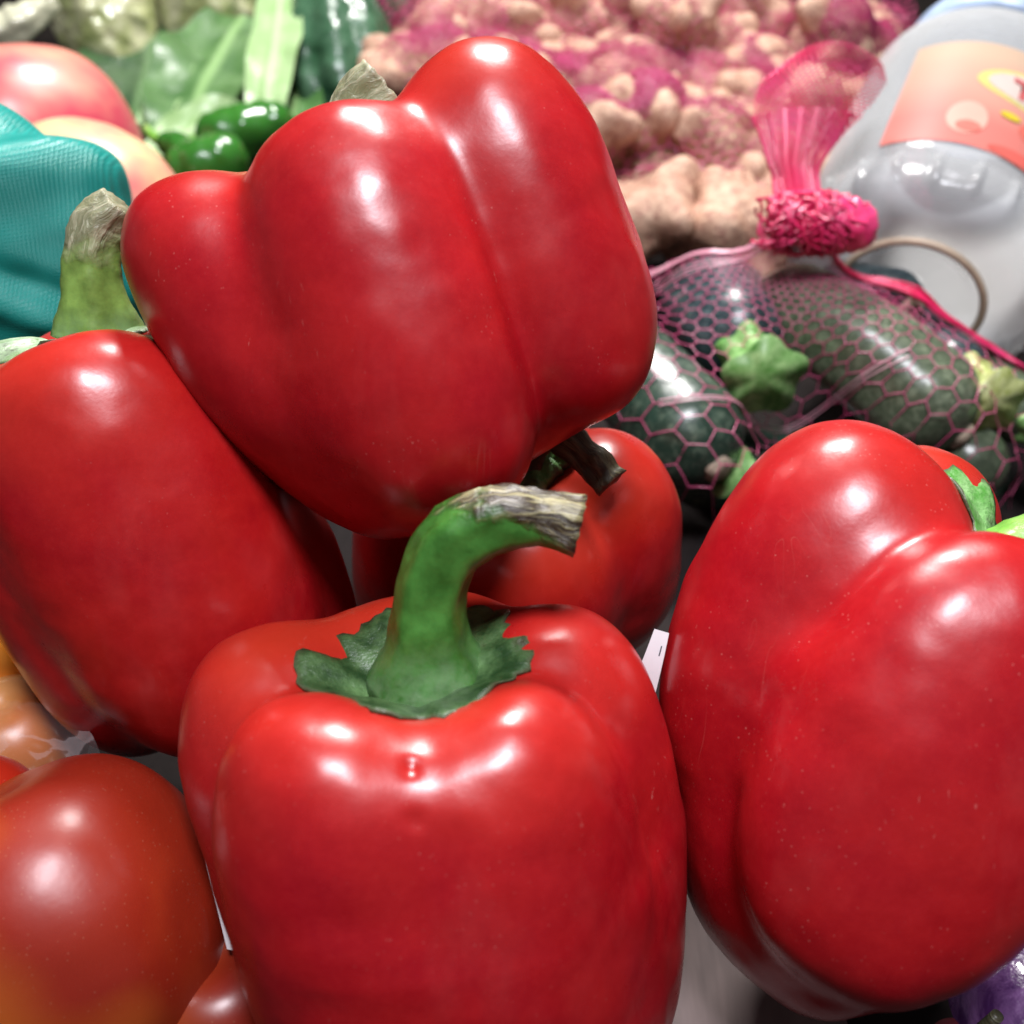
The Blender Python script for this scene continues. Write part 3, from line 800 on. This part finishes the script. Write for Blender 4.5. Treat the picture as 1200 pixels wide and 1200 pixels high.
gr = [(715, 268), (765, 258), (812, 275), (860, 266), (905, 248), (525, 75), (555, -5), (610, 95), (665, 15), (725, 75), (775, 90), (815, 110), (845, 145), (905, 90), (870, 235), (785, 225), (820, 10), (900, 140), (950, 60), (725, 190), (500, 45), (545, 15), (600, 40), (650, 70), (690, 30), (740, 60), (790, 20), (835, 55), (880, 25), (930, 15), (620, -10), (700, -15), (770, -20), (850, -25), (920, -30), (480, 95),
      (575, 85), (710, 110), (765, 140), (690, 160), (830, 150), (880, 130), (800, 190), (860, 200), (745, 205), (910, 190), (980, 120), (1010, 80), (970, 190), (1040, 40), (660, 120), (985, 40), (870, 85)]
for x, y in gr:
    ginger(x + rng.normal(0, 6), y + rng.normal(0, 6), .76 - .00058 * y - .05 * (rng.random() < .2), rng.uniform(.85, 1.15))
for x, y in [(520, 110), (640, 130), (760, 120), (880, 100), (980, 100), (700, 200), (820, 210), (930, 200)]:      # the roots underneath that carry them
    p = at(x, y, .73); 
    o = bpy.data.objects.new('ginger', protos[rng.integers(6)]); COL.objects.link(o); o.location = (p[0], p[1] + .02, .028); o.scale = (1.5, 1.5, 1.7)
    o['label'] = 'knobbly pinkish tan ginger root in the pink net bag behind'; o['category'] = 'ginger root'; o['group'] = 'ginger roots in the net'
gO = at(760, 110, .70)
gn = np.array([0, -.72, .69]); ge2 = np.cross(gn, RIGHT); 
GD = Drape(gO, RIGHT, ge2, (-.20, .21, -.13, .13), .003, GSPH, -.06, 5, .002)
gbag = thing('net_bag', 'magenta net bag of ginger roots lying at the back', 'net bag', (gO[0], gO[1], 0.0))
S = Strands()
def hexnet(S, drape, x0, x1, y0, y1, w, r, lift=0.0, jit=0.0, shear=0.0):
    h = w * 0.62; nj = int((y1 - y0) / h); ni = int((x1 - x0) / (w / 2))
    def P(i, j, z):
        x = x0 + i * w / 2; y = y0 + j * h + z * h * .17
        x += shear * (y - y0) + jit * math.sin(y * 130 + x * 40) * w; y += jit * math.sin(x * 150 + 2) * w
        return x, y
    for j in range(nj):
        for i in range(ni):
            s0 = 1 if (i + j) % 2 else -1
            a = P(i, j, s0); b = P(i + 1, j, -s0)
            q = drape.put(np.array([a[0], b[0]]), np.array([a[1], b[1]]), lift); S.add(q, r, 3)
            if s0 > 0:
                b = P(i, j + 1, -1)
                q = drape.put(np.array([a[0], b[0]]), np.array([a[1], b[1]]), lift); S.add(q, r, 3)
hexnet(S, GD, -.19, .20, -.12, .12, .0085, .00046, 0, .35)
def gp(px, py):
    d = .70; q = at(px, py, d) - gO
    return q @ RIGHT, q @ ge2
for (xa, ya, xb, yb, w, sh) in [(690, 225, 800, 75, .0052, .3), (470, 80, 560, -10, .0056, .6), (870, 150, 900, 40, .0052, 0), (930, 110, 1070, 0, .0048, .2), (600, 120, 690, 60, .0065, .5), (640, 235, 760, 190, .0055, .2)]:
    a = gp(xa, ya); b = gp(xb, yb)
    hexnet(S, GD, min(a[0], b[0]), max(a[0], b[0]), min(a[1], b[1]), max(a[1], b[1]), w, .00042, .0015, .4, sh)
    hexnet(S, GD, min(a[0], b[0]) + .001, max(a[0], b[0]), min(a[1], b[1]), max(a[1], b[1]), w, .00038, .003, .5, -sh)
o = S.build('net', NET_DUSK, gbag); o['kind'] = 'stuff'

# ------------------------------------------------------------------ clear jar lying on its side at the right
jc = at(1065, 350, .47); jax = np.array([.41, .73, -.55]) @ CB; jax /= np.linalg.norm(jax)
jx = -(np.array([.87, -.49, 0]) @ CB); jx -= jax * jx.dot(jax); jx /= np.linalg.norm(jx); jy = np.cross(jax, jx)
if jy @ UP < 0: jy = -jy
JR = .0565
def jar_pt(z, r, psi): return jc + jax * z + r * (math.cos(psi) * jx + math.sin(psi) * jy)
def revolve(prof, n=96, ribs=None):
    V = []
    for k, (z, r) in enumerate(prof):
        for i in range(n):
            psi = 2 * math.pi * i / n; rr = r
            if ribs and ribs[0] <= k <= ribs[1]: rr += .0028 * max(0, math.cos(22 * psi)) ** 10
            V.append(jar_pt(z, rr, psi))
    Fc = [(k * n + i, k * n + (i + 1) % n, (k + 1) * n + (i + 1) % n, (k + 1) * n + i) for k in range(len(prof) - 1) for i in range(n)]
    return np.array(V), Fc
JAR = film_mat('clear_jar_plastic', (0.72, 0.74, 0.74), 0.14, 0.24, 0.3)
jar = thing('plastic_jar', 'clear plastic jar lying on its side with a pink label, behind the zucchini', 'jar', (jc[0], jc[1], jc[2] - JR))
V, Fc = revolve([(.012, .003), (.010, .018), (.004, .024), (.001, .028), (.000, .040), (.002, .049), (.006, .0535), (.009, .055), (.022, .0555), (.026, .0545), (.030, .0560), (.06, .0562), (.12, .0562), (.15, .054), (.165, .046), (.172, .040), (.185, .040)], 240, (7, 8))
mesh_obj('body', V, Fc, JAR, jar)
ringm = plain('amber_ring', (0.42, 0.33, 0.24), 0.45)
V = []; n = 72; prof = [(math.cos(a) * .0017, math.sin(a) * .0017) for a in np.linspace(0, 2 * math.pi, 9)[:-1]]
for dz, dr in prof:
    for i in range(n): V.append(jar_pt(-.001 + dz, .0300 + dr, 2 * math.pi * i / n))
Fc = [(k * n + i, k * n + (i + 1) % n, ((k + 1) % 8) * n + (i + 1) % n, ((k + 1) % 8) * n + i) for k in range(8) for i in range(n)]
mesh_obj('base_ring', V, Fc, ringm, jar)
lidm = plain('lid_plastic', (0.35, 0.45, 0.62), 0.35)
V, Fc = revolve([(.176, .0415), (.176, .0440), (.195, .0440), (.196, .0425), (.196, .001)], 72)
mesh_obj('lid', V, Fc, lidm, jar)
# label: a curved sheet with its print as flat shapes laid on it
PSI0, PSI1, LZ0, LZ1 = math.radians(38), math.radians(190), .031, .112
def label_patch(name, poly, lift, mat, parent):
    """A flat printed shape given in label coordinates (u along the wrap 0..1, v up 0..1)."""
    V = []; Fc = []
    pts = np.asarray(poly, float); c = pts.mean(0); n = len(pts); rings = 4
    for k in range(rings + 1):
        for p in c + (pts - c) * (k / rings): V.append(jar_pt(LZ0 + p[1] * (LZ1 - LZ0), JR + .0002 + lift, PSI0 + p[0] * (PSI1 - PSI0)))
    Fc = [(k * n + i, k * n + (i + 1) % n, (k + 1) * n + (i + 1) % n, (k + 1) * n + i) for k in range(rings) for i in range(n)]
    return mesh_obj(name, V, Fc, mat, parent, True)
def flat(name, col, rough=0.3): return plain(name, col, rough, 0.5, 0.06, 40)
nx, ny = 60, 20
def label_col():
    m = Mat('label_paper')
    c = m.ramp(m.math('ADD', m.attr('up'), m.math('MULTIPLY_ADD', m.noise(25, 2), .3, -.15)), [(0.25, (0.50, 0.15, 0.125)), (0.55, (0.46, 0.235, 0.18)), (0.9, (0.42, 0.30, 0.215))])
    m.color(c).set(Roughness=0.3); return m.m
V = [jar_pt(LZ0 + (LZ1 - LZ0) * j / ny, JR + .0002, PSI0 + (PSI1 - PSI0) * i / nx) for j in range(ny + 1) for i in range(nx + 1)]
Fc = [(j * (nx + 1) + i, j * (nx + 1) + i + 1, (j + 1) * (nx + 1) + i + 1, (j + 1) * (nx + 1) + i) for j in range(ny) for i in range(nx)]
lab = mesh_obj('label', V, Fc, label_col(), jar, attrs={'up': [j / ny for j in range(ny + 1) for i in range(nx + 1)]})
def oval(cx, cy, a, b, n=20, tilt=0.0):
    t = np.arange(n) / n * 2 * math.pi
    x, y = a * np.cos(t), b * np.sin(t)
    return np.stack([cx + x * math.cos(tilt) - y * math.sin(tilt), cy + x * math.sin(tilt) + y * math.cos(tilt)], 1)
LABEL_SHAPES = [(oval(.42, .63, .22, .17, 26, -.1), .0002, flat('print_yellow', (0.50, 0.44, 0.15))), (oval(.42, .63, .19, .14, 26, -.1), .0004, flat('print_cream', (0.50, 0.40, 0.36))),
    (oval(.44, .30, .09, .10), .0002, flat('print_coral', (0.52, 0.12, 0.09))), (oval(.40, .06, .12, .05, 20, .2), .0003, flat('print_salmon', (0.52, 0.10, 0.08))), (oval(.21, .24, .055, .15), .0002, flat('print_pale', (0.50, 0.30, 0.24))),
    (oval(.32, .36, .03, .03), .0005, flat('print_gold', (0.50, 0.38, 0.03))), (oval(.22, .16, .035, .05), .0004, flat('print_blush', (0.50, 0.14, 0.11)))]
for poly, lift, mt in LABEL_SHAPES: label_patch('print', poly, lift, mt, lab)
def bar(x0, y0, x1, y1): return [(x0, y0), (x1, y0), (x1, y1), (x0, y1)]
lm = flat('print_letters', (0.42, 0.09, 0.09))
label_patch('letter', [(.30, .72), (.30, .68), (.325, .68), (.325, .54), (.345, .54), (.345, .68), (.37, .68), (.37, .72)], .0006, lm, lab)
t = np.linspace(0, 2 * math.pi, 25)[:-1]
V = []
for k, q in enumerate((1.0, .55)):
    for a in t: V.append(jar_pt(LZ0 + (.63 + .09 * q * math.sin(a)) * (LZ1 - LZ0), JR + .0008, PSI0 + (.415 + .033 * q * math.cos(a)) * (PSI1 - PSI0)))
mesh_obj('letter', V, [(i, (i + 1) % 24, 24 + (i + 1) % 24, 24 + i) for i in range(24)], lm, lab)

# ------------------------------------------------------------------ apples and the teal bag at the left
m = Mat('apple_skin')
c = m.mix(m.ramp(m.noise(20, 3, 0.5), [(0.34, 0), (0.54, 1)]), (0.58, 0.14, 0.15), (0.72, 0.52, 0.26))
c = m.mix(m.math('MULTIPLY', m.ramp(m.noise(40, 3, 0.6, (1, 1, .2)), [(0.45, 0), (0.7, 1)]), .5), c, (0.62, 0.12, 0.13))
m.color(c).set(Roughness=0.36); APPLE_Y = m.m
m = Mat('red_apple_skin')
c = m.mix(m.ramp(m.noise(22, 3, 0.5), [(0.42, 0), (0.66, 1)]), (0.50, 0.06, 0.09), (0.68, 0.30, 0.20))
m.color(c).set(Roughness=0.36); APPLE_R = m.m
STALK = stem_mat('apple_stalk', (0.10, 0.06, 0.03), (0.06, 0.04, 0.02), (0.15, 0.1, 0.05))
round_fruit('apple', 'pinkish red apple at the left edge, farthest back behind the teal bag', 'apple', (26, 190, .56), .0580, .92, APPLE_R, 1.5, (-.1, .8, .3), 5, 'apples behind the teal bag', STALK)
round_fruit('apple', 'yellow and pink apple beside the tilted pepper, above the teal bag', 'apple', (100, 268, .49), .0440, .92, APPLE_Y, 2.5, (.35, .6, -.5), 5, 'apples behind the teal bag', STALK)
m = Mat('teal_woven_plastic')
w1 = m.N.new('ShaderNodeTexWave'); w1.inputs['Scale'].default_value = 280; w1.bands_direction = 'X'
w2 = m.N.new('ShaderNodeTexWave'); w2.inputs['Scale'].default_value = 280; w2.bands_direction = 'Z'
for w in (w1, w2): m.L.new(m.co.outputs['Object'], w.inputs[0])
weave = m.math('MULTIPLY', w1.outputs['Fac'], w2.outputs['Fac'])
c = m.mix(weave, (0.005, 0.22, 0.185), (0.016, 0.37, 0.315))
m.color(c).set(Roughness=0.38, Specular_IOR_Level=0.5); m.bump(weave, .0006, .6)
TEAL = m.m
st = Star((-5, 300, .385), (-.35, .84, .4), 3, [[0, 0, .048, .035, .054, .07, 0, 0, 2.0], [180, .02, .04, .03, .05, .07, 0, 0, 2.0]])
W, Fc, P = st.mesh(140, 100, 0, 1, 0)
X = (W - st.mid) @ RIGHT; Y = (W - st.mid) @ UP
Nn = (W - st.mid) / np.linalg.norm(W - st.mid, axis=1)[:, None]
fold = .0065 * np.exp(-((Y - .45 * X - .010) / .011) ** 2) - .004 * np.exp(-((Y - .45 * X - .030) / .008) ** 2) + .003 * np.exp(-((Y + .3 * X + .018) / .005) ** 2) - .003 * np.exp(-((Y + .3 * X + .008) / .005) ** 2)
W = W + Nn * (fold + .0022 * vnoise(W, 40, 2, 5))[:, None]
solo('teal_bag', W, Fc, TEAL, 'teal woven plastic bag with soft folds at the left edge', 'bag')

# ------------------------------------------------------------------ greens at the back left
def leaf(path, width, up, mat, parent, name='leaf', curl=.25, seed=0.0, n=28, nw=10, th=.0006):
    pp = tube_path(path, n); tg = np.gradient(pp, axis=0); tg /= np.linalg.norm(tg, axis=1)[:, None]
    V = []; ag = []
    for s in (1, -1):
        for i in range(n):
            f = i / (n - 1); w = np.interp(f, np.linspace(0, 1, len(width)), width)
            sd = np.cross(tg[i], up); sd /= np.linalg.norm(sd); nn = np.cross(sd, tg[i])
            for k in range(nw + 1):
                q = 2 * k / nw - 1
                z = curl * w * q * q + .12 * w * math.sin(f * 17 + q * 3 + seed) * abs(q) + .06 * w * math.cos(q * 9) * (1 - abs(q))
                V.append(pp[i] + sd * q * w + nn * (z + s * th * (1.2 - abs(q)) )); ag.append(1 - abs(q))
    Fc = []; m_ = n * (nw + 1)
    for i in range(n - 1):
        for k in range(nw):
            a = i * (nw + 1) + k; q = (a, a + 1, a + nw + 2, a + nw + 1)
            Fc.append(q); Fc.append(tuple(m_ + x for x in q[::-1]))
    return mesh_obj(name, V, Fc, mat, parent, attrs={'rib': ag})
def leaf_mat(name, a, b, rib, rough=.35):
    m = Mat(name)
    c = m.mix(m.ramp(m.noise(50, 4), [(0.35, 0), (0.7, 1)]), a, b)
    c = m.mix(m.ramp(m.attr('rib'), [(0.86, 0), (0.95, 1)]), c, rib)
    m.color(c).set(Roughness=rough, Specular_IOR_Level=.5); m.bump(m.noise(120, 4), .0012, .7); return m.m
LEAF = leaf_mat('green_leaf', (0.045, 0.12, 0.03), (0.10, 0.20, 0.07), (0.20, 0.34, 0.13))
LEAF_L = leaf_mat('pale_leaf', (0.22, 0.36, 0.14), (0.34, 0.48, 0.24), (0.40, 0.52, 0.30))
LEAF_D = leaf_mat('dark_leaf', (0.018, 0.055, 0.02), (0.05, 0.11, 0.04), (0.08, 0.16, 0.06))
gv = thing('leafy_greens', 'bundle of broad green leaves with one pale upright stalk, behind the tilted pepper', 'leafy greens', tuple(at(270, 160, .70) * [1, 1, 0]))
U = np.array([0, -.6, .8])
leaf([at(215, 175, .66), at(235, 110, .70), at(262, 60, .74), at(285, 20, .78)], [.018, .035, .038, .02], BACK, LEAF, gv, seed=1)
leaf([at(312, 165, .655), at(314, 100, .67), at(324, 45, .70), at(330, -15, .74)], [.010, .014, .017, .013], BACK, LEAF_L, gv, 'stalk', .15, 2)
leaf([at(180, 150, .68), at(205, 90, .72), at(218, 40, .76)], [.01, .014, .006], BACK, LEAF_L, gv, 'stalk', .3, 3, th=.001)
leaf([at(170, 190, .64), at(205, 165, .66), at(250, 140, .67), at(300, 135, .68)], [.006, .014, .016, .006], U, LEAF_L, gv, curl=.3, seed=4)
leaf([at(150, 160, .70), at(180, 60, .78), at(200, -20, .84)], [.02, .05, .03], BACK, LEAF_D, gv, seed=5)
leaf([at(300, 150, .72), at(270, 60, .80), at(330, -30, .86)], [.02, .05, .04], BACK, LEAF_D, gv, seed=6)
leaf([at(330, 190, .64), at(345, 130, .70), at(350, 70, .76)], [.012, .02, .01], BACK, LEAF, gv, seed=7)

CHILI = fruit_mat('green_pepper_skin', (0.02, 0.11, 0.012), (0.035, 0.16, 0.02), (0.05, 0.2, 0.03), .16, unripe=(0.05, 0.2, 0.03))
def chili(label, pts, r, seed):
    pp = tube_path([at(*p) for p in pts], 30)
    V, Fc, age = sweep(pp, r * np.sqrt(np.clip(1 - (np.linspace(-1, 1, 30)) ** 4, .02, 1)), 28, .06, 3, .12, seed)
    t = thing('green_pepper', label, 'green pepper', tuple(V[V[:, 2].argmin()]), 'green peppers behind the tilted pepper')
    mesh_obj('skin', V, Fc, CHILI, t)
    d = (pp[0] - pp[3]) / np.linalg.norm(pp[0] - pp[3])
    V, Fs, age = sweep(tube_path([pp[0] - d * .002, pp[0] + d * .008, pp[0] + d * .016 + UP * .003], 10), np.linspace(.004, .0022, 10), 12)
    mesh_obj('stem', V, Fs, STEM_LIGHT, t, attrs={'age': age})
chili('glossy green pepper lying flat nearest the apple', [(205, 205, .585), (240, 195, .58), (290, 180, .585)], .0155, 1)
chili('glossy green pepper at the back, its tip behind the tilted pepper', [(230, 165, .62), (280, 155, .62), (345, 140, .63)], .0150, 2)
chili('dull green pepper with a pale curled tip beside the yellow apple', [(190, 165, .61), (215, 178, .60), (232, 205, .59)], .0085, 3)

m = Mat('gourd_skin')
c = m.mix(m.ramp(m.noise(70, 4, .7), [(0.35, 0), (0.65, 1)]), (0.014, 0.055, 0.024), (0.06, 0.14, 0.075))
m.color(c); m.rough(m.ramp(m.noise(60, 3), [(.35, .18), (.65, .36)])); m.set(Specular_IOR_Level=.7); m.bump(m.noise(60, 4), .003, .8)
GOURD = m.m
L = [[0, 0, .030, .030, .05, .055, 0, 0, 2.2]] + [[i * 45, .012, .026, .016, .05, .055, 0, -.1, 2.2] for i in range(8)]
for lab_, c_, ax_, sd in (('large dark green ridged gourd with a white gleam behind the tilted pepper', (398, 62, .74), (-.15, .9, -.1), 1.0), ('green gourd at the top edge beside the ginger net', (512, -22, .86), (.1, .9, -.1), 2.0), ('dark green gourd deep in shadow at the top of the heap', (352, -25, .88), (.3, .8, 0), 3.0)):
    st = Star(c_, ax_, 2.0, L, .004); W, Fc, P = st.mesh(120, 80, .0016, 60, sd)
    t = thing('gourd', lab_, 'gourd', tuple(W[W[:, 2].argmin()]), 'gourds at the back')
    mesh_obj('skin', W, Fc, GOURD, t)
    V, Fs, age = sweep(tube_path([st.mid + np.array([0, 0, z]) @ st.R for z in (.045, .056, .066)], 10), np.linspace(.005, .0035, 10), 12)
    mesh_obj('stem', V, Fs, STEM_LIGHT, t, attrs={'age': age})

m = Mat('cabbage_leaf')
c = m.mix(m.ramp(m.noise(45, 4, .6), [(0.38, 0), (0.64, 1)]), (0.30, 0.34, 0.13), (0.62, 0.60, 0.40))
c = m.mix(m.ramp(m.noise(18, 2), [(0.58, 0), (0.72, 1)]), c, (0.50, 0.20, 0.10))
m.color(c).set(Roughness=.28, Coat_Weight=.5); m.bump(m.noise(50, 5, .7), .003, .9)
CABB = m.m
for lab_, c_, ax_, sd in (('pale wrapped cabbage tapering downwards at the top, left of the other', (128, 12, .80), (-.25, .9, .1), 1.0), ('pale wrapped cabbage with an orange blemish at the top beside the leaves', (250, -22, .80), (.1, .9, .1), 2.0)):
    L = [[0, 0, .036, .036, .05, .068, 0, 0, 1.9]] + [[i * 60 + 20 * sd, .016, .026, .022, .05, .055, 0, .12, 2.1] for i in range(6)]
    st = Star(c_, ax_, 1.6, L); W, Fc, P = st.mesh(110, 80, .003, 70, sd)
    solo('cabbage', W, Fc, CABB, lab_, 'cabbage', 'wrapped cabbages at the back')
pp = tube_path([at(-40, 60, .72), at(5, 38, .72), at(30, 24, .72), at(62, 2, .73)], 30)
V, Fc, age = sweep(pp, np.interp(np.linspace(0, 1, 30), [0, .3, .7, 1], [.010, .013, .010, .006]), 24, .08, 5, .2, 2)
solo('radish', V, Fc, plain('radish_skin', (0.50, 0.50, 0.36), .2, .6, .5, 60, .001), 'knobbly pale root with a white gleam in the top left corner', 'radish')

# ------------------------------------------------------------------ paper price stickers
paper = plain('sticker_paper', (0.72, 0.68, 0.70), .5, .4, .03, 200)
ink = plain('sticker_ink', (0.06, 0.06, 0.08), .5)
def quad_sheet(pts, th=.00012, n=8, bow=.0006):
    a, b, c, d = [np.asarray(p) for p in pts]; nrm = np.cross(b - a, d - a); nrm /= np.linalg.norm(nrm); V = []
    for s in (1, -1):
        for j in range(n + 1):
            for i in range(n + 1):
                u, v = i / n, j / n
                V.append(a * (1 - u) * (1 - v) + b * u * (1 - v) + c * u * v + d * (1 - u) * v + nrm * (bow * math.sin(math.pi * v) + s * th))
    Fc = []; m_ = (n + 1) ** 2
    for j in range(n):
        for i in range(n):
            q = (j * (n + 1) + i, j * (n + 1) + i + 1, (j + 1) * (n + 1) + i + 1, (j + 1) * (n + 1) + i)
            Fc += [q, tuple(m_ + x for x in q[::-1])]
    return V, Fc
V, Fc = quad_sheet([at(742, 800, .2345), at(768, 812, .2345), at(784, 742, .2335), at(767, 737, .2335)])
sk = mesh_obj('sticker', V, Fc, paper, front_pepper); sk['label'] = 'white paper sticker standing up at the right side'
V, Fc = quad_sheet([at(771, 770, .2334), at(772.5, 770, .2334), at(776, 757, .2331), at(774.5, 757, .2331)], bow=.0001)
mesh_obj('mark', V, Fc, ink, sk)
def skin_patch(st, th0, th1, ph0, ph1, lift, n=14):
    V = []
    for j in range(n + 1):
        for i in range(n + 1):
            a, b = th0 + (th1 - th0) * i / n, ph0 + (ph1 - ph0) * j / n
            d = np.array([[math.sin(b) * math.cos(a), math.sin(b) * math.sin(a), math.cos(b)]])
            V.append(st.world(d * (st.radius(d) + lift))[0])
    return V, [(j * (n + 1) + i, j * (n + 1) + i + 1, (j + 1) * (n + 1) + i + 1, (j + 1) * (n + 1) + i) for j in range(n) for i in range(n)]
V, Fc = quad_sheet([at(238, 1000, .2255), at(290, 1020, .2275), at(300, 1120, .2275), at(266, 1112, .2255)])
sk = mesh_obj('sticker', V, Fc, paper, front_pepper); sk['label'] = 'pale price sticker wrapping the left side'
